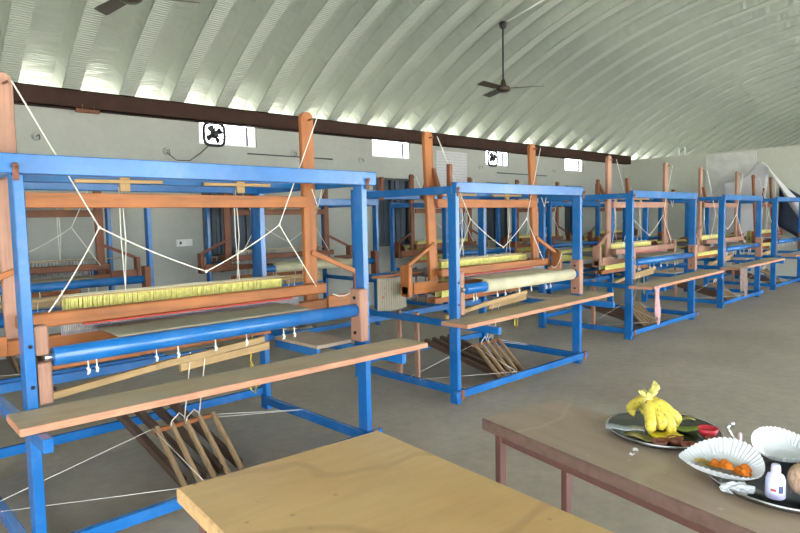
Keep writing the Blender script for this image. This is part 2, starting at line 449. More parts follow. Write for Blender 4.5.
for x, z, lab in ((2.0, 2.7, 'round wall box nearest the left sword of the first loom'), (3.62, 2.62, 'round wall box with a cable, left of the nearest exhaust fan'),
                  (5.75, 2.72, 'round wall box above the conduit behind the first loom'), (7.2, 2.68, 'round wall box just left of the second vent'), (8.9, 2.68, 'round wall box between second vent and paper poster'),
                  (10.6, 2.7, 'round wall box left of the second exhaust fan'), (13.5, 2.72, 'round wall box left of the farthest vent')):
    wall_clip(x, z, lab)
tag(tube('fan_cable', M['black'], None, [(3.62,WY-.03,2.60),(3.75,WY-.03,2.5),(3.95,WY-.03,2.5),(4.12,WY-.04,2.62),(4.25,WY-.05,2.74)], .006, 5), 'loose black cable hanging under the nearest exhaust fan', 'cable')
# bracket under the beam, picture (100-115,110)
t = empty('beam_bracket', (2.55, 8.38, 3.06), label='small rusty bracket with two bolts under the beam at left', cat='bracket')
box('plate', M['rust'], t, -.14, .14, -.02, .02, -.05, -.003); tube('bolt', M['rust'], t, [(-.06,0,-.02),(-.06,0,.05)], .008); tube('bolt', M['rust'], t, [(.08,0,-.02),(.08,0,.03)], .008)
# paper poster
def postermat():
    a = NT('printed_paper'); uv = a.n('ShaderNodeTexCoord'); mp = a.n('ShaderNodeMapping'); a.l(uv, 'Generated', mp, 0)
    w1 = a.n('ShaderNodeTexWave', wave_type='BANDS', bands_direction='Z', i_Scale=4.2, i_Distortion=.6); a.l(mp, 0, w1, 'Vector')
    nz = a.noise(mp, 40, 3)
    g = a.n('ShaderNodeMath', operation='MULTIPLY'); a.l(w1, 1, g, 0); a.l(nz, 0, g, 1)
    a.col(a.ramp(g, 0, [(.38, lin((196,196,200))), (.62, lin((150,146,160)))])); a.b.inputs['Roughness'].default_value = .8
    return a.m
t = tag(box('wall_poster', postermat(), None, 9.20, 10.15, WY-.012, WY-.004, 2.2, 2.98, b=0), 'pale paper poster with faint lines of print on the wall', 'poster')
# grey board sheet on the end wall
M['lilac'] = plain('lilac_grey_board', (206,206,204), .7)
tag(box('wall_board', M['lilac'], None, EX-.03, EX-.004, 5.1, 6.3, .6, 3.15, b=0), 'tall pale grey board fixed on the end wall left of the white sheet', 'board')
# two white candles/rods standing on the end wall
for k, (y, lab) in enumerate(((7.05, 'thin white rod on top of the end wall, left one'), (6.88, 'thin white rod on top of the end wall, right one'))):
    tag(tube('white_rod', M['white_paint'], None, [(EX+.05, y, 3.19), (EX+.05, y+.01, 3.42)], .025, 8), lab, 'rod', 'thin white rods on the end wall')

# ================================================================== LOOMS
def cloth_grid(name, pts_fn, nu, nv, mat, parent, thick=.004):
    bm = NB(); g = [[bm.verts.new(pts_fn(i/nu, j/nv)) for j in range(nv+1)] for i in range(nu+1)]
    for i in range(nu):
        for j in range(nv): bm.faces.new((g[i][j], g[i+1][j], g[i+1][j+1], g[i][j+1])).smooth = True
    o = obj(name, bm, mat, parent)
    md = o.modifiers.new('thick', 'SOLIDIFY'); md.thickness = thick; md.offset = 0
    return o
def threads(name, mat, parent, segs, wd=.0022):
    """many yarns: thin flat ribbons, one stuff mesh; segs = list of polylines"""
    bm = NB()
    for pl in segs:
        add_tube(bm, pl, wd, 3, caps=False)
    return obj(name, bm, mat, parent, stuff=True)

def make_loom(W=2.035, D=1.395, H=1.90, sx=(.065, 1.955), sy=.40, tilt=0.0, wood='orange', ext=(.5, .45), wx=(.35, 1.55), yarn='yellow_yarn',
              roll=None, lead=(.0, .0), front=True, beamroll=False, pegs=(), far=False, loc=(0,0,0), shelf=True, tread=.85, label='', upr=(.56, .80), swl=None, mr=.71, outer=False, shx=.30):
    t = empty('handloom', loc, label=label, cat='loom', group='blue steel frame handlooms')
    B = M['blue']; wm = lambda ax: M[wood+'_'+ax]
    bh = .09; PX, PY = .045, .095
    # --- steel frame
    for px in (0, W-PX):
        for py in (0, D-PY):
            p = box('post', B, t, px, px+PX, py, py+PY, 0, H-bh, b=.004)
            if not far and py == 0:
                for z in (.86, 1.05):
                    bm = NB(); add_lathe(bm, [(0,0),(.009,0),(.009,.006),(0,.006)], seg=8)
                    bmesh.ops.rotate(bm, verts=bm.verts, cent=(0,0,0), matrix=Matrix.Rotation(R(90), 3, 'X'))
                    bmesh.ops.translate(bm, verts=bm.verts, vec=(px+PX*.55, py, z)); obj('bolt', bm, M['bolt'], p)
    box('front_top_beam', B, t, -lead[0], W+lead[1], -.012, .042, H-bh, H, b=.004)
    box('back_top_beam', B, t, 0, W, D-.05, D, H-bh, H, b=.004)
    for px in (0, W-PX): box('side_top_rail', B, t, px+.002, px+PX-.002, .045, D-.052, H-.095, H-.03, b=.003)
    box('middle_top_beam', B, t, PX, W-PX, .62, .67, H-.085, H-.03, b=.003)
    for k, px in enumerate((-.043 if outer else PX, W-PX-.04)):
        box('side_middle_rail', B, t, px+.001, px+.04, -.40, D-.1, mr-.06, mr, b=.003)
        box('side_bottom_rail', B, t, px+.001, px+.04, -.03, D-.1, .06, .125, b=.003)
    box('front_bottom_rail', B, t, -.06, W+.06, -.042, -.002, .065, .125, b=.003)
    box('back_bottom_rail', B, t, PX, W-PX, D-.05, D-.01, .125, .185, b=.003)
    box('back_middle_rail', B, t, PX, W-PX, D-.05, D-.01, .54, .60, b=.003)
    if not far:
        for px in (-.012, W-.03):
            box('joint_plate', M['rust'], t, px, px+.042, -.052, -.043, .055, .135, b=.002)
            p = box('joint_plate', M['rust'], t, px+.01, px+.035, -.022, -.013, H-bh-.03, H-bh+.03, b=.002)
            bm = NB(); add_lathe(bm, [(0,0),(.014,0),(.014,.012),(0,.012)], seg=6)
            bmesh.ops.rotate(bm, verts=bm.verts, cent=(0,0,0), matrix=Matrix.Rotation(R(90), 3, 'X'))
            bmesh.ops.translate(bm, verts=bm.verts, vec=(px+.02, -.022, H-.055)); obj('bolt', bm, M['rust'], p)
    # --- cloth roller on wooden bearing blocks
    blk = 'pink' if wood != 'brown' else 'brown'
    for k, px in enumerate((PX+.002, W-PX-.072)):
        if k: o = box('bearing_block', M[blk+'_z'], t, px, px+.07, -.04, .07, .77, 1.13, b=.006)
        else:
            box('bearing_block', M[blk+'_z'], t, px, px+.058, .0, .07, 1.0, 1.14, b=.008); o = box('bearing_block', M[blk+'_z'], t, px+.004, px+.062, .0, .065, .77, .965, b=.006)
        if not far:
            for z in ((.83, 1.07) if k else (.83,)):
                bm = NB(); add_lathe(bm, [(0,0),(.012,0),(.012,.008),(0,.008)], seg=8)
                bmesh.ops.rotate(bm, verts=bm.verts, cent=(0,0,0), matrix=Matrix.Rotation(R(-90 if k else 90), 3, 'Y'))
                bmesh.ops.translate(bm, verts=bm.verts, vec=(px if k else px+.07, .02, z)); obj('bolt', bm, M['bolt'], o)
    ry, rz, rr = .02, .985, .045
    rl = tube('cloth_roller', B, t, [(PX+.075, ry, rz), (W-PX-.07, ry, rz)], rr, 20)
    tube('axle', M['steel'], rl, [(PX+.04, ry, rz), (PX+.09, ry, rz)], .016, 10)
    if roll:
        tube('cloth_roll', M[roll], rl, [(wx[0]-.02, ry, rz), (wx[1]+.25, ry, rz)], rr+.012, 20)
    # --- sley: swords hang the batten; race board, shuttle boxes
    zr = .99; sy0, sy1 = sy, sy + tilt       # foot and head y
    race = box('sley', wm('x'), t, sx[0]-ext[0], sx[1]+ext[1], sy0-.015, sy0+.06, .945, 1.02, b=.004)
    def sw_y(z): return sy0 + (sy1-sy0)*(z-1.0)/1.37
    for k, xx in enumerate(sx):
        bm = NB(); z0, z1 = .93, 2.38
        add_bar(bm, (xx, sw_y(z0)+.085, z0), (xx, sw_y(z1)+.085, z1-.05), .105 if not far else .09, .04, .004, up=(0,1,0))
        bm2 = [(-.052, z1-.06), (.052, z1-.06), (.045, z1-.02), (.02, z1), (-.02, z1), (-.045, z1-.02)]
        y = sw_y(z1)+.085
        v0 = [bm.verts.new((xx+a, y-.02, z)) for a, z in bm2]; v1 = [bm.verts.new((xx+a, y+.02, z)) for a, z in bm2]
        bm.faces.new(v0); bm.faces.new(v1[::-1])
        for q in range(6): bm.faces.new((v0[q], v0[(q+1)%6], v1[(q+1)%6], v1[q]))
        obj('sword', bm, M[swl+'_z'] if swl and k == 0 else wm('z'), race)
        tube('peg', M['rust'], race, [(xx+.01, y-.02, z1-.055), (xx+.02, y-.06, z1-.05)], .007, 6)
    box('sley_crossbar', wm('x'), race, sx[0]+.05, sx[1]-.05, sw_y(1.73)+.03, sw_y(1.73)+.065, 1.695, 1.775, b=.004)
    cap = box('reed_cap', wm('x'), race, sx[0]-.02, sx[1]+.05, sy0-.045, sy0+.02, 1.072, 1.146, b=.008)
    if not far: box('red_strip', M['red_edge'], cap, wx[0], sx[1]-.25, sy0-.047, sy0-.03, 1.062, 1.070, b=0)
    # reed
    segs = []; nreed = 170 if not far else 50
    for i in range(nreed):
        xx = wx[0]-.1 + (wx[1]-wx[0]+.3)*i/nreed
        segs.append([(xx, sy0-.02, 1.015), (xx, sy0-.02, 1.075)])
    threads('reed', M['reed'], race, segs, .0042 if not far else .012)
    # shuttle boxes: end piece, wall and slanting brace
    for k, (xx, e) in enumerate(((sx[0]-ext[0], -1), (sx[1]+ext[1], 1))):
        xi = xx - e*.045
        a, b_ = sorted((xi, xx))
        box('box_end', wm('z'), race, a, b_, sy0-.03, sy0+.08, .93, 1.20, b=.006)
        q = sx[0]-.07 if e < 0 else sx[1]+.07
        a, b_ = sorted((xi-e*.01, q))
        box('box_wall', wm('x'), race, a, b_, sy0-.035, sy0-.017, .955, 1.05, b=.003)
        bar('brace', wm('x'), race, (xi, sy0+.03, 1.195), (sx[k], sw_y(1.36)+.06, 1.37), .022, .03, .003)
    # picking cords in the plane of the sley
    cy = sy0 - .05; m = (sx[0]+sx[1])/2
    tl = (sx[0]+.03, sw_y(2.33)-.01, 2.33); tr = (sx[1]+.03, sw_y(2.33)-.01, 2.33)
    kl = (sx[0]+.40, cy+.02, 1.585); kr = (sx[1]-.33, cy+.02, 1.575); kc = (m+.06, cy, 1.30)
    bl = (sx[0]+.12, cy, 1.15); br = (sx[1]-.05, cy, 1.13)
    rc = .004 if not far else .006
    def sag(p, q, s=.02, n=6):
        p, q = Vector(p), Vector(q)
        return [p.lerp(q, i/n) - Vector((0,0,s*4*(i/n)*(1-i/n))) for i in range(n+1)]
    bm = NB()
    for a, b_, s in ((tl, kl, 0), (kl, kc, .015), (kc, kr, .015), (kr, tr, 0), (kl, bl, .02), (kr, br, 0)): add_tube(bm, sag(a, b_, s), rc, 5)
    if not far:
        for p in (kl, kr, kc): bmesh.ops.create_icosphere(bm, subdivisions=1, radius=.011, matrix=Matrix.Translation(p))
        add_tube(bm, [(sx[1]-.04, sy0-.02, H-.1), (sx[1], cy+.02, 1.70), (sx[1]+.05, sy0-.02, H-.1)], rc, 5)
        add_tube(bm, sag((sx[1]+ext[1]-.03, cy, 1.2), (sx[1]+.1, cy, 1.06), .08), rc, 5)
    obj('picking_cord', bm, M['string'], t)
    # --- heald shafts
    zt, zb = 1.185, .84
    for k, y in enumerate((sy+.22, sy+.30)):
        yy = y; sh = tube('heald_shaft', M['pale_x'], t, [(wx[0]-.03, yy, zt), (wx[1]+.62 if k else wx[1]+.3, yy, zt)], .006, 6)
        box('lower_heald_bar', M['orange_x'], sh, wx[0]-.10, wx[1]+.1, yy-.012, yy+.012, zb-.05, zb, b=.003)
        segs = []; nn = 130 if not far else 40
        for i in range(nn):
            xx = wx[0] + (wx[1]+.22-wx[0])*i/nn + random.uniform(-.003,.003); dx = random.uniform(-.004,.004)
            segs.append([(xx, yy, zt), (xx+dx, yy+.004, 1.05), (xx, yy, zb)])
        threads('healds', M[yarn], sh, segs, .0078 if not far else .016)
        tube('upper_heald_bar', M['beige_cloth'], sh, [(wx[0]-.02, yy-.004, zt+.012), (wx[1]+.24, yy-.004, zt+.012)], .004, 5)
    for k, xx in enumerate((wx[0]+.34, wx[0]+1.11)):
        bm = NB()
        for d in (-.012, .016): add_tube(bm, [(xx+d*.5, sy+.26, H-.1), (xx+d, sy+.25+(k and .0), 1.5), (xx+d, sy+.22 if d < 0 else sy+.30, 1.20)], rc*.9, 5)
        obj('heald_cord', bm, M['string'], t)
        box('pulley_block', M['pale_z'], t, xx-.03, xx+.03, .60, .618, H-.13, H-.02, b=.003)
        if not far:
            bar('heddle_lever', M['pale_x'], t, (xx-.28, .59, H-.075), (xx+.22, .59, H-.07), .02, .02, .002)
    # --- warp, fell, cloth
    segs = []; nn = 120 if not far else 34
    for i in range(nn):
        xx = wx[0]+.05 + (wx[1]-wx[0]-.05)*i/nn
        segs.append([(xx, .3, 1.044), (xx, sy+.25, 1.035 + (.02 if i % 2 else -.02)), (xx*.995, D-.02, 1.04)])
    threads('warp', M['grey_yarn' if yarn == 'yellow_yarn' else 'pale_yarn'], t, segs, .0045 if not far else .012)
    cloth_grid('woven_cloth', lambda u, v: (wx[0]+.05+(wx[1]-wx[0]-.03)*u, ry+.0+ (.31-ry)*v, rz+rr+.0055 + .010*v + .001*math.sin(9*u+5*v)), 10, 6, M[roll or 'grey_cloth'], t)
    # back beam with its yarn roll
    wbm = tube('warp_beam', B, t, [(PX, D-.03, 1.0), (W-PX, D-.03, 1.0)], .04, 14)
    if beamroll:
        wb2 = tube('warp_roll', M[yarn if beamroll is True else beamroll], wbm, [(wx[0]-.05, D-.03, 1.0), (wx[1]+.3, D-.03, 1.0)], .085, 18)
        for xx in (wx[0]-.07, wx[1]+.31): tube('flange', M['brown_x'], wbm, [(xx-.01, D-.03, 1.0), (xx+.015, D-.03, 1.0)], .13, 18)
    for xx in (PX, W-PX-.05):
        box('beam_bracket', M['brown_z'], t, xx, xx+.05, D-.095-.045, D-.098, .9, 1.1, b=.004)
    # --- lamms, treadles, tie cords
    la = bar('lamm', M['pale_x'], t, (.20, sy-.02, .70), (.78, sy-.01, .755), .025, .038); 
    bar('lamm', M['pale_x'], t, (.76, sy-.01, .755), (1.52, sy+.02, .80), .025, .042)
    bar('lamm', M['pale_x'], t, (.95, sy+.08, .70), (1.60, sy+.09, .735), .025, .05)
    x0 = tread
    for i in range(4):
        xx = x0 + i*.125
        bar('treadle', M['darkwood_y'], t, (xx, sy-.12, .05), (xx-.02, sy+.85, .27), .035, .045, .004)
    for i in range(5):
        xx = x0-.04 + i*.094
        bar('treadle_slat', M['slat_z'], t, (xx+.03, sy-.16, .035), (xx, sy+.14, .335), .028, .018, .003, up=(1,0,0))
    bar('treadle_crossbar', M['orange_x'], t, (x0-.06, sy+.155, .31), (x0+.36, sy+.155, .32), .02, .025)
    for d in (0, .1):
        tube('tie_cord', M['string'], t, [(x0+.14+d, sy+.14, .34), (x0+.15+d, sy+.08, .60), (x0+.16+d, sy+.05, .79)], rc, 5)
        tube('tie_cord', M['string'], t, [(x0+.14+d, sy+.14, .36), (x0+.10+d, sy+.12, .40), (x0+.05+d, sy+.12, .36), (x0+.04+d, sy+.12, .32)], rc*.8, 5)
    for q in (.28, .32, .62, .74, .96, 1.16, 1.42, 1.50):
        tube('hanging_cord', M['string'], t, [(q, .05, rz-rr), (q+.004, .052, rz-.1), (q-.004, .05, .87 - .03*(q % .3))], rc*.9, 5)
        if not far: tube('cord_knot', M['string'], t, [(q-.003, .05, .90), (q+.004, .045, .885), (q+.001, .05, .87)], rc*1.9, 6)
    for a_, b_ in (((x0-.06, sy+.15, .33), (-.045 if outer else PX, .62, .13)), ((x0+.36, sy+.155, .32), (W-PX-.03, sy+.3, .13)), ((x0+.36, sy+.155, .30), (W-PX-.03, sy+.33, .12)),
                   ((x0-.06, sy+.15, .33), (x0+.0, .0, .13)), ((x0+.0, .0, .13), (-.045 if outer else PX, .50, .125))):
        tube('guy_cord', M['string'], t, [a_, b_], rc*.5, 5)
    bm = NB()
    xx = wx[0]+1.17
    add_tube(bm, [(xx, sy+.2, .80), (xx-.02, sy+.2, .62), (xx+.03, sy+.2, .50), (xx+.01, sy+.2, .38), (xx-.03, sy+.2, .42), (xx-.02, sy+.2, .6)], .006, 5)
    obj('yellow_cord', bm, M['yellow_cord'], t)
    # wooden uprights between the left side rails
    for y in upr:
        box('side_upright', M['pink_z'], t, *((-.075, -.046) if outer else (PX+.042, PX+.067)), y, y+.05, .04, .735, b=.004)
    for x_, y_, lean, hgt in pegs:
        bm = NB(); add_bar(bm, (x_, y_, H-.12), (x_, y_+lean, H+hgt), .035, .045, .005, up=(0,1,0)); obj('wooden_lever', bm, M['brown_z'], t)
    if shelf:
        s = box('side_shelf', M['greyboard'], t, W-PX-.30, W-PX-.002, .15, .68, mr+.001, mr+.026, b=.004)
        bm = NB(); add_box(bm, W-PX-.30, W-PX-.27, .16, .67, mr-.05, mr); obj('shelf_bracket', bm, M['blue'], s)
    return t

def bench(x0, x1, y0, y1, rz, label, z=.711):
    t = empty('bench_board', (x0, y0, z), rz, label=label, cat='bench', group='loose bench boards on the loom rails')
    L = x1-x0; wd = y1-y0; bm = NB()
    add_box(bm, 0, L, 0, wd, 0, .034, .003)
    for f in bm.faces:
        if f.normal.y < -.7 : f.material_index = 1
    bm.faces.ensure_lookup_table(); bm.normal_update()
    for f in bm.faces:
        if abs(f.normal.y) > .7 or abs(f.normal.x) > .7: f.material_index = 1
    obj('plank', bm, [M['board'], M['board_edge']], t)
    return t

L1 = make_loom(loc=(.635, 3.17, 0), W=2.095, H=1.925, lead=(.6, .08), sx=(.085, 1.975), sy=.43, wx=(.37, 1.6), swl='pink', upr=(.62,), mr=.73, outer=True, label='nearest blue handloom, with yellow healds and an empty blue cloth roller')
L1.rotation_euler.z = R(.9)
L2 = make_loom(loc=(3.87, 3.4, 0), W=2.035, sx=(.16, 1.79), sy=.34, tilt=.05, ext=(.42, .35), wx=(.42, 1.6), roll='beige_cloth', shelf=True,
    pegs=((.06, .12, .0, .16), (.2, .35, .1, .15), (.24, .62, -.12, .16), (.02, .95, 0, .10)), label='second handloom from the left, with beige cloth wound on its roller')
L3 = make_loom(loc=(7.43, 3.58, 0), W=2.05, sx=(.22, 1.99), sy=.36, tilt=.0, wood='pink', ext=(.42, .15), wx=(.4, 1.6), beamroll='yellow_yarn', shelf=True,
    pegs=((.02, .06, .03, .16), (.1, .40, .12, .11), (.08, .52, .0, .17), (.02, .95, 0, .11)), label='third handloom from the left, faded pinkish wood, with a yellow warp roll')
L4 = make_loom(loc=(10.87, 3.66, 0), W=1.95, sx=(.09, 1.88), sy=.34, tilt=.0, wood='pink', ext=(.38, .12), wx=(.4, 1.5), beamroll='yellow_yarn', far=True, shelf=True,
    pegs=((.02, .3, .05, .14), (.02, .9, -.05, .12)), label='fourth handloom from the left, in front of the pale grey board')
L5 = make_loom(loc=(14.05, 3.74, 0), W=2.0, sx=(.24, 1.42), sy=.36, tilt=.08, wood='brown', ext=(.3, .3), wx=(.4, 1.5), beamroll='yellow_yarn', far=True, shelf=False,
    pegs=((.5, .4, .0, .2),), label='farthest handloom of the front row, beside the draped sheet')
bench(.54, 2.92, 2.87, 3.15, R(-1.0), 'long worn bench board on the front of the nearest loom', .731)
bench(3.70, 6.30, 3.14, 3.42, R(2.2), 'bench board on the second loom, under its beige cloth roll')
bench(7.02, 9.75, 3.15, 3.42, R(2.6), 'bench board on the third loom with a pinkish towel hung over it')
bench(10.2, 12.85, 3.22, 3.48, R(1.0), 'bench board on the fourth loom near a brown cloth')
bench(13.8, 16.2, 3.32, 3.58, R(1.0), 'farthest bench board, at the right edge of the photo')

# back row, near the wall
back = [(.6, 2.10, (.05, 1.80), 'back row loom at far left, seen through the nearest loom, brown crossbar', False),
        (4.0, 2.10, (.05, 1.73), 'back row loom in front of the first dark shuttered window', 'beige_cloth'),
        (7.60, 2.0, (.02, 1.60), 'back row loom in front of the second dark shuttered window', True),
        (10.75, 2.0, (.0, 1.55), 'back row loom seen between the second and third front looms', True),
        (14.0, 2.0, (.1, 1.7), 'back row loom in the far corner by the end wall', True)]
for x0, W_, sx_, lab, br in back:
    make_loom(loc=(x0, 6.9, 0), W=W_, sx=sx_, sy=.74, ext=(.45, .42), wood='brown', far=True, beamroll=br, shelf=False, wx=(.3, 1.5),
              roll='beige_cloth' if br == 'beige_cloth' else None, yarn='yellow_yarn' if br is True else 'pale_yarn', label=lab, H=1.9, D=1.4)

# small cloths and towels
M['towel_pink'] = plain('faded_pink_cloth', (190,150,150), .95, var=.2, sc=20)
M['towel_brown'] = plain('grey_brown_cloth', (120,104,98), .95, var=.2, sc=20)
def towel(x, y, z, wd, drop, mat, label, drop2=.1):
    t = cloth_grid('towel', lambda u, v: (x + wd*(u-.5)*(1-.35*v) + .02*math.sin(7*v+3*u), y - .02 - .012*math.sin(12*u+2*v) , z - drop*v*(1-.12*math.sin(5*u))), 10, 8, mat, None)
    tag(t, label, 'towel', 'cloths hung on the bench boards'); return t
towel(7.12, 3.14, .752, .17, .42, M['towel_pink'], 'faded pinkish towel hanging over the third bench board')
towel(10.32, 3.20, .752, .42, .42, M['towel_brown'], 'grey-brown cloth hanging from the fourth bench board')
def stripemat():
    a = NT('striped_cloth'); mp = a.coord((1,1,1), 'Generated')
    w1 = a.n('ShaderNodeTexWave', wave_type='BANDS', bands_direction='X', i_Scale=5.0); a.l(mp, 0, w1, 'Vector')
    r = a.ramp(w1, 1, [(.3, lin((128,122,106))), (.6, lin((150,145,130)))])
    v = a.n('ShaderNodeTexVoronoi', i_Scale=4.0); a.l(mp, 0, v, 'Vector')
    sp = a.ramp(v, 0, [(.12, (1,1,1,1)), (.2, (0,0,0,1))])
    a.col(a.mix(sp, 0, r, lin((165,82,82)))); a.b.inputs['Roughness'].default_value = .95
    return a.m
t = cloth_grid('striped_cloth', lambda u, v: (3.44 + .36*u, 3.93 + .015*math.sin(8*u) + .03*v*0, 1.10 - .29*v - .012*math.sin(3*u)), 12, 8, stripemat(), None)
tag(t, 'striped cream cloth with red marks hung between first and second looms', 'cloth')
tag(tube('cloth_rod', M['orange_x'], None, [(3.40, 3.935, 1.105), (4.02, 3.935, 1.105)], .012, 8), 'thin wooden rod holding the striped cream cloth', 'rod')

# big draped sheet near the end wall
M['sheet'] = plain('white_plastic_sheet', (206,203,208), .7, var=.05, sc=3)
def interp(tab, x):
    for (a, fa), (b, fb) in zip(tab, tab[1:]):
        if x <= b:
            k = (x-a)/(b-a); k = k*k*(3-2*k) if False else k; return fa + (fb-fa)*k
    return tab[-1][1]
TOPZ = [(0, 2.33), (.12, 2.35), (.26, 2.47), (.36, 2.66), (.43, 2.80), (.48, 2.83), (.53, 2.77), (.62, 2.50), (.74, 2.18), (.86, 1.90), (1, 1.60)]
def sheet_pt(u, v):
    y = 5.60 - 1.70*u - .35*max(0, u-.5)
    top = interp(TOPZ, u)
    wd = 1.75 if u < .46 else (1.75*(1-(u-.46)/.10) if u < .54 else .0)
    wd = max(wd, .05 + .75*max(0, u-.5))
    return (16.6 - .10*math.sin(math.pi*v)*(u*1.2) + .035*math.sin(16*u+2*v)*v, y + .05*v*math.sin(9*u), top - wd*v)
t = cloth_grid('draped_sheet', sheet_pt, 60, 14, M['sheet'], None, .006)
tag(t, 'large white sheet hung to a peak and draped down in front of the end wall', 'sheet')
M['navy'] = plain('dark_blue_tarpaulin', (40,52,74), .6, var=.2, sc=8)
t = cloth_grid('dark_fill', lambda u, v: (16.82 + .05*math.sin(9*u+3*v), 4.45 - 1.8*u, interp([(0, 2.25), (.5, 1.62), (1, 1.25)], u) - 1.0*v + .03*math.sin(8*u)), 16, 8, M['navy'], None, .01)  # added dark sheet, stands in for the dark area under the white sheet
tag(t, 'dark blue sheet added to fill the dark area under the slope of the white sheet', 'dark_fill')
t = empty('sheet_pole', (16.68, 4.78, 0), label='upright pole carrying the peak of the white draped sheet', cat='pole')
tube('pole', M['brown_z'], t, [(0,0,.0), (0,0,2.76)], .02, 8); box('foot', M['brown_x'], t, -.1, .1, -.1, .1, 0, .03)

# loose scraps of wood on the floor behind the second loom
for k, (x, y, a, lab) in enumerate(((4.75, 5.05, 20, 'longer brown scrap stick on the floor behind the second loom'), (5.0, 5.2, -35, 'shorter brown scrap stick crossing another behind the second loom'))):
    t = empty('wood_scrap', (x, y, 0), R(a), label=lab, cat='wood', group='scrap wood on the floor')
    box('stick', M['brown_x'], t, -.25+.08*k, .25-.08*k, -.03, .03, 0 if not k else .041, .04 if not k else .07)
# ================================================================== FRONT TABLES
def tabletop_mat(name, c, c2, c3):
    a = NT(name); mp = a.coord((1,1,1)); b = a.noise(mp, 2.2, 5, .6)
    mp2 = a.coord((2.0, 14, 4)); g = a.noise(mp2, 1.4, 6, .65)
    r = a.ramp(b, 0, [(.3, lin(c2)), (.68, lin(c))])
    m = a.mix(1.0, 0, r, a.ramp(g, 0, [(.3, (.9,.89,.87,1)), (.7, (1.04,1.04,1.04,1))]), 'MULTIPLY')
    v = a.n('ShaderNodeTexVoronoi', i_Scale=11.0); a.l(mp, 0, v, 'Vector')
    m = a.mix(a.ramp(v, 0, [(.06, (.7,.7,.7,1)), (.11, (0,0,0,1))]), 0, m, lin(c3))
    wv = a.n('ShaderNodeTexWave', wave_type='BANDS', bands_direction='DIAGONAL', i_Scale=.9, i_Distortion=9.0, i_Detail=3.0); a.l(mp, 0, wv, 'Vector')
    m = a.mix(a.ramp(wv, 1, [(.0, (.45,.45,.45,1)), (.035, (0,0,0,1))]), 0, m, lin(c3))
    a.col(m); a.b.inputs['Roughness'].default_value = .38; a.bump(g, 0, .08, .002)
    return a.m
M['ytop'] = tabletop_mat('ochre_laminate', (208,174,118), (196,160,104), (164,130,86))
M['yedge'] = plain('table_edge', (186,150,104), .6, var=.2, sc=30)
M['btop'] = tabletop_mat('brown_laminate', (176,156,134), (164,144,124), (190,174,152))
M['bedge'] = plain('brown_table_edge', (104,80,70), .6, var=.2, sc=30)
M['leg_steel'] = plain('brown_leg_paint', (96,64,58), .5, var=.15)
def table(name, cx, cy, rz, L, Wd, mt, me, label, th=.05, inset=.06, legw=.035):
    t = empty(name, (cx, cy, 0), rz, label=label, cat='table')
    bm = NB(); add_box(bm, 0, L, 0, Wd, .75-th, .75, .006)
    bm.normal_update()
    for f in bm.faces:
        if f.normal.z < .9: f.material_index = 1
    obj('tabletop', bm, [mt, me], t)
    for x in (inset, L-inset-legw):
        for y in (inset*.4, Wd-inset*.4-legw):
            box('leg', M['leg_steel'], t, x, x+legw, y, y+legw, 0, .75-th, b=.003)
    bm = NB()
    add_box(bm, inset+legw, L-inset-legw, inset*.4+.005, inset*.4+.03, .75-th-.035, .75-th-.001); add_box(bm, inset+legw, L-inset-legw, Wd-inset*.4-.03, Wd-inset*.4-.005, .75-th-.035, .75-th-.001)
    obj('apron', bm, M['leg_steel'], t)
    for x in (inset+.005, L-inset-legw+.005): box('stretcher', M['leg_steel'], t, x, x+.025, inset*.4+legw, Wd-inset*.4-legw, .12, .145, b=.002)
    return t
# yellow table: corners (0.775,1.891) (1.584,1.824) and towards the camera
ang = math.atan2(1.824-1.891, 1.584-.775)
table('wooden_table', .775+1.5*math.sin(ang), 1.891-1.5*math.cos(ang), ang, .812, 1.5, M['ytop'], M['yedge'], 'large ochre laminate table in the foreground, empty top')
# brown table: front edge runs from (1.984,1.615) towards the camera
bdir = Vector((-.207, -.978)).normalized(); ba = math.atan2(-bdir.y, -bdir.x)   # local +x points away from camera end
BL = 1.9; o0 = Vector((1.984, 1.615)) + bdir*BL
tb = table('serving_table', o0.x, o0.y, ba, BL, .47, M['btop'], M['bedge'], 'narrow dark brown table carrying the trays of fruit and offerings')
tb.rotation_euler.z = ba
# width must extend to the far side (+x world)
# local y axis = rot90(local x) points to -x world side: flip by moving the origin
ly = Vector((-math.sin(ba), math.cos(ba)))
if ly.x < 0:
    tb.location.x += -ly.x*.47; tb.location.y += -ly.y*.47

# ================================================================== TRAYS AND OFFERINGS
TZ = .751
def steel_tray(x, y, r, label):
    t = empty('steel_tray', (x, y, TZ), label=label, cat='tray', group='round steel trays on the brown table')
    bm = NB(); add_lathe(bm, [(0,.001),(r-.03,.001),(r-.012,.012),(r-.002,.022),(r,.024),(r+.003,.022),(r-.008,.008),(r-.028,-.0),(0,-.0)], seg=56)
    obj('dish', bm, M['steel_dark_reflect'], t)
    bm = NB(); add_lathe(bm, [(r-.004,.0245),(r+.002,.027),(r+.005,.0245),(r+.002,.0225)], seg=56); obj('rim', bm, M['steel'], t); return t
M['steel'].node_tree.nodes['Principled BSDF'].inputs['Roughness'].default_value = .3
steel_tray(2.315, .985, .205, 'round steel tray holding the bananas and small clay cups')
steel_tray(2.135, .515, .235, 'round steel tray holding paper plates, bottle and coconut')
IZ = TZ + .003
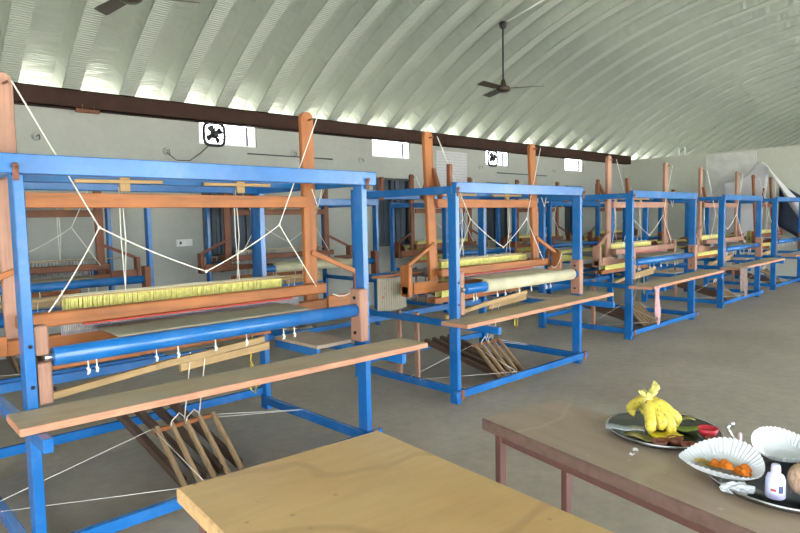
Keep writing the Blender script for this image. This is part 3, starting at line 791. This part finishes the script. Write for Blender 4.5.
# bananas
def banana_mat():
    a = NT('ripe_banana'); mp = a.coord((1,1,1)); b = a.noise(mp, 26, 5, .6); v = a.noise(mp, 60, 6, .75)
    r = a.ramp(b, 0, [(.3, lin((196,178,62))), (.7, lin((232,212,92)))])
    a.col(a.mix(a.ramp(v, 0, [(.56, (0,0,0,1)), (.62, (.8,.8,.8,1))]), 0, r, lin((92,70,40)))); a.b.inputs['Roughness'].default_value = .45
    return a.m
M['banana'] = banana_mat(); M['banana_tip'] = plain('banana_tip', (120,100,50), .7, var=.3, sc=40); M['stem'] = plain('banana_stem', (214,204,120), .7, var=.3, sc=60)
hand = empty('banana_bunch', (2.27, 1.03, IZ), label='ripe yellow banana bunch with brown spots on the steel tray', cat='fruit')
crown = Vector((.03, .01, .125))
for i in range(9):
    a = R(-150 + i*26); rr = random.uniform(.075, .095)
    base = crown + Vector((.012*math.cos(a), .012*math.sin(a), 0))
    low = .022 if i % 2 == 0 else .045
    d = Vector((math.cos(a), math.sin(a), 0)); kl = max(0, d.dot(Vector((-.7, .7, 0)))); rr *= 1.12 + .75*kl; low += .085*kl
    pts = [base, base + d*.03 + Vector((0,0,-.012)), base + d*rr*.75 + Vector((0,0,-.045)), base + d*rr*1.05 + Vector((0,0,low-.10)), base + d*rr*.95 + Vector((0,0,low-.125)), base + d*rr*.80 + Vector((0,0,low-.135))]
    # smooth
    sm = []
    for q in range(len(pts)-1):
        for s in range(3): sm.append(pts[q].lerp(pts[q+1], s/3))
    sm.append(pts[-1])
    for _ in range(3): sm = [sm[0]] + [(sm[k-1]+sm[k]*2+sm[k+1])/4 for k in range(1, len(sm)-1)] + [sm[-1]]
    n_ = len(sm); rad = [.006 if k < 2 else min(.021, .008 + .0155*math.sin(math.pi*min(1, (k+.5)/(n_-1)))*1.1) for k in range(n_)]; rad[-1] = .005; rad[-2] = .009
    bm = NB(); add_tube(bm, sm, .01, 7, radii=rad); b = obj('banana', bm, M['banana'], hand)
    bm = NB(); add_tube(bm, [sm[-1], sm[-1] + (sm[-1]-sm[-2]).normalized()*.008], .004, 6); obj('banana_tip', bm, M['banana_tip'], b)
# upper small hand with cut stalk and blossom-like ends
bm = NB(); add_tube(bm, [crown+Vector((0,0,-.03)), crown+Vector((0,0,.0)), crown+Vector((.0,-.012,.03))], .018, 8, radii=[.022,.02,.012]); obj('stalk', bm, M['stem'], hand)
for i in range(9):
    a = R(i*40+10); d = Vector((math.cos(a), math.sin(a), 0)); b0 = crown + Vector((0,0,.01)) + d*.008
    bm = NB(); k = random.uniform(.6, 1.0)
    add_tube(bm, [b0, b0+d*.02*k+Vector((0,0,.018*k)), b0+d*.032*k+Vector((0,0,.03*k))], .006, 6, radii=[.006,.0075,.0045]); obj('stem_end', bm, M['stem'], hand)
for i in range(4):
    d = Vector((.5+.25*i, -.9+.35*i, 0)).normalized(); b0 = crown+Vector((.01,-.012,.02))
    bm = NB(); add_tube(bm, [b0, b0+d*.015+Vector((0,0,.02)), b0+d*.028+Vector((0,0,.03+.006*i))], .006, 6, radii=[.006,.008,.005]); obj('stem_end', bm, M['stem'], hand)
# leaves / packets under the bananas
M['leaf'] = plain('dry_leaf', (160,150,84), .6, var=.3, sc=30); M['leafg'] = plain('green_leaf', (120,140,52), .5, var=.3, sc=20); M['pack'] = plain('yellow_packet', (214,196,44), .35, var=.15)
M['foil'] = plain('silver_foil', (205,215,225), .3, .5, var=.2, sc=60)
def leaf(x, y, rz, L, wd, mat, label, z=IZ+.012, cat='leaf', name='leaf', tip=1):
    def f(u, v):
        wv = wd*(math.sin(math.pi*(u*.9+.05))**.6 if tip else 1)*(v-.5)
        lx, lyy = (u-.5)*L, wv
        return (x + lx*math.cos(rz)-lyy*math.sin(rz), y + lx*math.sin(rz)+lyy*math.cos(rz), z + .006*math.sin(3*u*math.pi)*(1 if tip else .4) + .008*abs(v-.5))
    t = cloth_grid(name, f, 10, 4, mat, None, .002); tag(t, label, cat, 'leaves and packets under the fruit'); return t
leaf(2.205, .985, R(-70), .19, .06, M['leaf'], 'dry tan leaf under the front of the bananas', IZ+.008)
leaf(2.385, .935, R(-70), .17, .06, M['leafg'], 'green leaf behind the bananas on the tray', IZ+.012)
leaf(2.425, .995, R(-60), .17, .045, M['leaf'], 'dry leaf at the far rim of the banana tray', IZ+.026)
leaf(2.245, .945, R(-35), .11, .06, M['pack'], 'bright yellow packet in front of the bananas', IZ+.020, 'packet', 'packet', 0)
leaf(2.205, 1.085, R(-60), .14, .05, M['foil'], 'silvery packet sticking out at the left of the banana tray', IZ+.022, 'packet', 'packet', 0)
# clay cups
M['clay'] = plain('dark_clay', (128,72,52), .6, var=.2, sc=30); M['red'] = plain('red_plastic', (205,48,62), .35, var=.08); M['powder'] = plain('red_powder', (150,40,40), .9)
def cup(x, y, r, h, mat, label, z=IZ, inner='powder', name='clay_cup'):
    t = empty(name, (x, y, z), label=label, cat='cup', group='small cups on the banana tray')
    bm = NB(); add_lathe(bm, [(0,0),(r*.55,0),(r*.85,h*.45),(r,h),(r*.92,h*1.0),(r*.78,h*.5),(r*.5,h*.25),(0,h*.22)], seg=24); obj('bowl', bm, mat, t)
    bm = NB(); add_lathe(bm, [(0,h*.42),(r*.62,h*.40),(r*.66,h*.38)], seg=20); obj('filling', bm, M[inner], t)
cup(2.162, .930, .028, .026, M['clay'], 'brown clay cup nearest the front rim of the tray')
cup(2.222, .900, .028, .028, M['clay'], 'brown clay cup touching the yellow packet')
cup(2.200, .842, .028, .026, M['clay'], 'brown clay cup half behind the left paper plate')
cup(2.345, .83, .035, .034, M['red'], 'bright red bowl at the right rim of the banana tray', z=IZ+.016, name='red_cup')
cup(2.30, .795, .028, .02, M['clay'], 'orange-red small cup below the bright red bowl', z=IZ+.012, inner='red')
# paper plates, folded
M['paper'] = plain('white_paper_plate', (212,216,218), .6, var=.03)
def paper_plate(x, y, rz, r, fold, label, z=IZ, tiltx=0):
    t = empty('paper_plate', (x, y, z), rz, label=label, cat='plate', group='white fluted paper plates')
    bm = NB(); n = 96; rings = []
    prof2 = [(0, 0), (.35, .0), (.62, .004), (.72, .009), (.86, .018), (1.0, .028)]
    for q, (rr, hz) in enumerate(prof2):
        if rr == 0: rings.append([bm.verts.new((0,0,0))]); continue
        ring = []
        for k in range(n):
            a = 2*math.pi*k/n; fl = (.0024 if k % 2 else -.0024) if q > 2 else 0
            px, py = r*rr*math.cos(a), r*rr*math.sin(a)
            zz = hz + fl + fold*(abs(py)/r)**1.6*r
            ring.append(bm.verts.new((px, py*(1-.42*fold), zz)))
        rings.append(ring)
    for a, c in zip(rings, rings[1:]):
        for k in range(n):
            k2 = (k+1) % n
            bm.faces.new((a[0], c[k], c[k2]) if len(a) == 1 else (a[k], c[k], c[k2], a[k2]))
    if tiltx: bmesh.ops.rotate(bm, verts=bm.verts, cent=(0,0,0), matrix=Matrix.Rotation(tiltx, 3, 'X'))
    mz = min(v.co.z for v in bm.verts)
    bmesh.ops.translate(bm, verts=bm.verts, vec=(0,0,-mz+.001))
    o = obj('plate', bm, M['paper'], t); md = o.modifiers.new('s', 'SOLIDIFY'); md.thickness = .0012
    return t
paper_plate(2.04, .68, R(-100), .125, .28, 'folded white fluted paper plate filled with orange flowers', z=IZ+.020, tiltx=R(10))
paper_plate(2.315, .565, R(-30), .118, .24, 'folded white fluted paper plate at the right edge of the photo', z=IZ+.020, tiltx=R(8))
# marigold heads and yellow petals
M['marigold'] = plain('orange_marigold', (232,128,20), .7, var=.25, sc=60); M['petal'] = plain('yellow_petals', (222,190,90), .8, var=.25, sc=60)
def marigold(x, y, z, r, label):
    bm = NB()
    for lay in range(4):
        n = 12 - lay*2; rr = r*(1-.2*lay)
        for k in range(n):
            a = 2*math.pi*k/n + lay*.3; c, s = math.cos(a), math.sin(a)
            p0 = Vector((c*rr*.25, s*rr*.25, r*.25*lay)); p1 = Vector((c*rr, s*rr, r*(.3+.28*lay)))
            sd = Vector((-s, c, 0))*rr*.32
            v = [bm.verts.new(p) for p in (p0-sd*.4, p0+sd*.4, p1+sd, p1-sd)]; bm.faces.new(v)
            v2 = [bm.verts.new(p) for p in (p1-sd, p1+sd, p1*0.7+Vector((0,0,r*.5)))]; bm.faces.new(v2)
    bmesh.ops.create_icosphere(bm, subdivisions=1, radius=r*.72, matrix=Matrix.Translation((0,0,r*.65)))
    o = obj('marigold', bm, M['marigold']); o.location = (x, y, z); tag(o, label, 'flower', 'marigolds in the folded paper plate')
d0 = Vector((math.cos(R(-100)), math.sin(R(-100)))); PXc, PYc = 2.04, .68
for k, (s, q, lab) in enumerate(((-.028, .0, 'orange marigold head at the left of the folded plate'), (-.008, .012, 'orange marigold head second from the left in the folded plate'), (.012, -.008, 'orange marigold head in the middle of the folded plate'),
                       (.036, .006, 'orange marigold head in front of the pile near the bottle'), (.056, -.006, 'orange marigold head beside the white bottle'), (.046, .018, 'orange marigold head at the back of the plate near the bottle'))):
    s = s*1.15 + .012; marigold(PXc+d0.x*s - d0.y*q, PYc+d0.y*s + d0.x*q, IZ+.030+.004*(k % 3), .019, lab)
bm = NB()
for i in range(160):
    s = random.uniform(-.085, .0); q = random.gauss(0, .012)
    p = Vector((PXc+d0.x*s-d0.y*q, PYc+d0.y*s+d0.x*q, IZ+.030+random.uniform(0,.008)))
    a = random.uniform(0, 6.3); u = Vector((math.cos(a), math.sin(a), random.uniform(-.3,.3)))*.006; v = Vector((-u.y, u.x, .002))*.5
    bm.faces.new([bm.verts.new(p+c) for c in (-u, v, u, -v)])
tag(obj('loose_petals', bm, M['petal']), 'loose yellow petals in the folded paper plate', 'petals', kind='stuff')
# white bottle
M['bottle'] = plain('white_plastic_bottle', (205,205,240), .35, var=.03); M['bottle'].node_tree.nodes['Principled BSDF'].inputs['Subsurface Weight'].default_value = .1
M['labelblue'] = plain('bottle_label', (215,225,245), .5, var=.05); M['labelred'] = plain('label_red', (190,80,90), .5)
t = empty('plastic_bottle', (2.005, .518, IZ+.001), label='small white plastic bottle standing in front of the coconut', cat='bottle')
bm = NB(); add_lathe(bm, [(0,0),(.024,0),(.027,.003),(.026,.055),(.022,.068),(.012,.074),(.011,.08)], seg=24); obj('body', bm, M['bottle'], t)
bm = NB(); add_lathe(bm, [(.013,.078),(.0135,.08),(.012,.096),(.010,.1),(0,.1)], seg=20); obj('cap', bm, M['bottle'], t)
def wrap(name, a0, a1, z0, z1, r, mat, par):
    bm = NB(); n = 10; lo = []; hi = []
    for i in range(n+1):
        a = a0 + (a1-a0)*i/n; lo.append(bm.verts.new((r*math.cos(a), r*math.sin(a), z0))); hi.append(bm.verts.new((r*math.cos(a), r*math.sin(a), z1)))
    for i in range(n): bm.faces.new((lo[i], lo[i+1], hi[i+1], hi[i]))
    return obj(name, bm, mat, par)
lb = wrap('label', R(150), R(250), .018, .048, .0275, M['labelblue'], t); wrap('label_print', R(170), R(200), .026, .034, .0279, M['labelred'], lb); wrap('label_print', R(212), R(240), .022, .044, .0279, plain('label_ink', (70,80,120), .5), lb)
# coconut
def coco_mat():
    a = NT('coconut_husk'); mp = a.coord((1,1,.25)); b = a.noise(mp, 120, 6, .7)
    a.col(a.ramp(b, 0, [(.3, lin((120,92,72))), (.5, lin((176,146,122))), (.7, lin((204,176,150)))])); a.b.inputs['Roughness'].default_value = .9; a.bump(b, 0, .5, .002)
    return a.m
bm = NB(); bmesh.ops.create_icosphere(bm, subdivisions=3, radius=.050)
for v in bm.verts:
    v.co.z *= 1.0; v.co *= 1 + .03*math.sin(9*v.co.x*20)*.3
    if v.co.z > .043: v.co.z += .004
for f in bm.faces: f.smooth = True
o = obj('coconut', bm, coco_mat()); o.location = (2.075, .455, IZ+.0505); tag(o, 'brown husked coconut on the right steel tray', 'coconut')
# crumpled plastic bag
M['plastic'] = plain('clear_plastic_bag', (205,210,212), .25, var=.1, sc=50); M['plastic'].node_tree.nodes['Principled BSDF'].inputs['Transmission Weight'].default_value = .35
def crumple(name, x, y, sx_, sy_, sz_, mat, label, cat, seed, rz=0):
    rnd = random.Random(seed); bm = NB(); bmesh.ops.create_icosphere(bm, subdivisions=3, radius=1)
    for v in bm.verts:
        k = 1 + .28*math.sin(5*v.co.x+seed)*math.cos(7*v.co.y+2*seed) + rnd.uniform(-.12,.12)
        v.co = Vector((v.co.x*sx_*k, v.co.y*sy_*k, max(-.8, v.co.z)*sz_*k))
    mz = min(v.co.z for v in bm.verts)
    for v in bm.verts: v.co.z -= mz
    o = obj(name, bm, mat); o.location = (x, y, IZ+.001); o.rotation_euler.z = rz; tag(o, label, cat); return o
crumple('plastic_bag', 1.945, .605, .042, .018, .017, M['plastic'], 'crumpled clear plastic bag in front of the folded plate', 'bag', 3, R(-60))
crumple('plastic_bag', 2.20, .745, .02, .018, .02, M['foil'], 'crumpled silver bag behind the folded paper plate', 'bag', 5)
# metal figurine-like lamp stand and pink packet
t = empty('oil_lamp', (2.262, .722, IZ), label='tiny curved silver lamp standing behind the paper plates', cat='lamp')
bm = NB(); add_lathe(bm, [(0,0),(.014,0),(.015,.004),(.006,.008),(.005,.03),(.008,.034),(0,.036)], seg=16); obj('base', bm, M['steel'], t)
tube('stem', M['steel'], t, [(0,0,.03),(.003,-.002,.045),(.0,.006,.06),(-.004,.012,.072),(-.001,.006,.084)], .005, 8)
bm = NB(); add_lathe(bm, [(0,.08),(.007,.082),(.008,.088),(.004,.092),(0,.092)], seg=12); obj('finial', bm, M['steel'], t); t.scale = (1.2, 1.2, 1.3)
M['packpink'] = plain('pink_white_packet', (228,196,206), .4, var=.15, sc=50)
t = empty('incense_packet', (2.218, .682, IZ+.002), R(20), label='small pink and white packet standing upright behind the plates', cat='packet')
bm = NB(); add_box(bm, -.012, .012, -.005, .005, 0, .10, .004, rot=Matrix.Rotation(R(-6), 3, 'Y'), piv=(0,0,0)); bmesh.ops.translate(bm, verts=bm.verts, vec=(0,0,.002)); pk = obj('packet', bm, M['packpink'], t)
box('print_band', M['labelred'], pk, -.0125, .0125, -.0056, .0056, .05, .058, b=0)
# scraps on the brown table
M['scrap'] = plain('white_scrap', (225,225,230), .5)
def scrap(x, y, s, rz, lab, name='paper_scrap'):
    bm = NB(); r = bmesh.ops.create_grid(bm, x_segments=4, y_segments=3, size=.5)
    for v in bm.verts: v.co = Vector((v.co.x*s*1.6, v.co.y*s, .003+.003*math.sin(v.co.x*9)+.002*math.cos(v.co.y*7)))
    o = obj(name, bm, M['scrap']); o.location = (x, y, .7505); o.rotation_euler.z = rz; md = o.modifiers.new('s', 'SOLIDIFY'); md.thickness = .0015; md.offset = 1
    tag(o, lab, 'scrap', 'paper scraps on the brown table')
scrap(2.085, .985, .018, R(30), 'larger white scrap on the brown table below the bananas')
scrap(2.035, .975, .010, R(80), 'tiny white scrap nearest the front edge of the brown table')
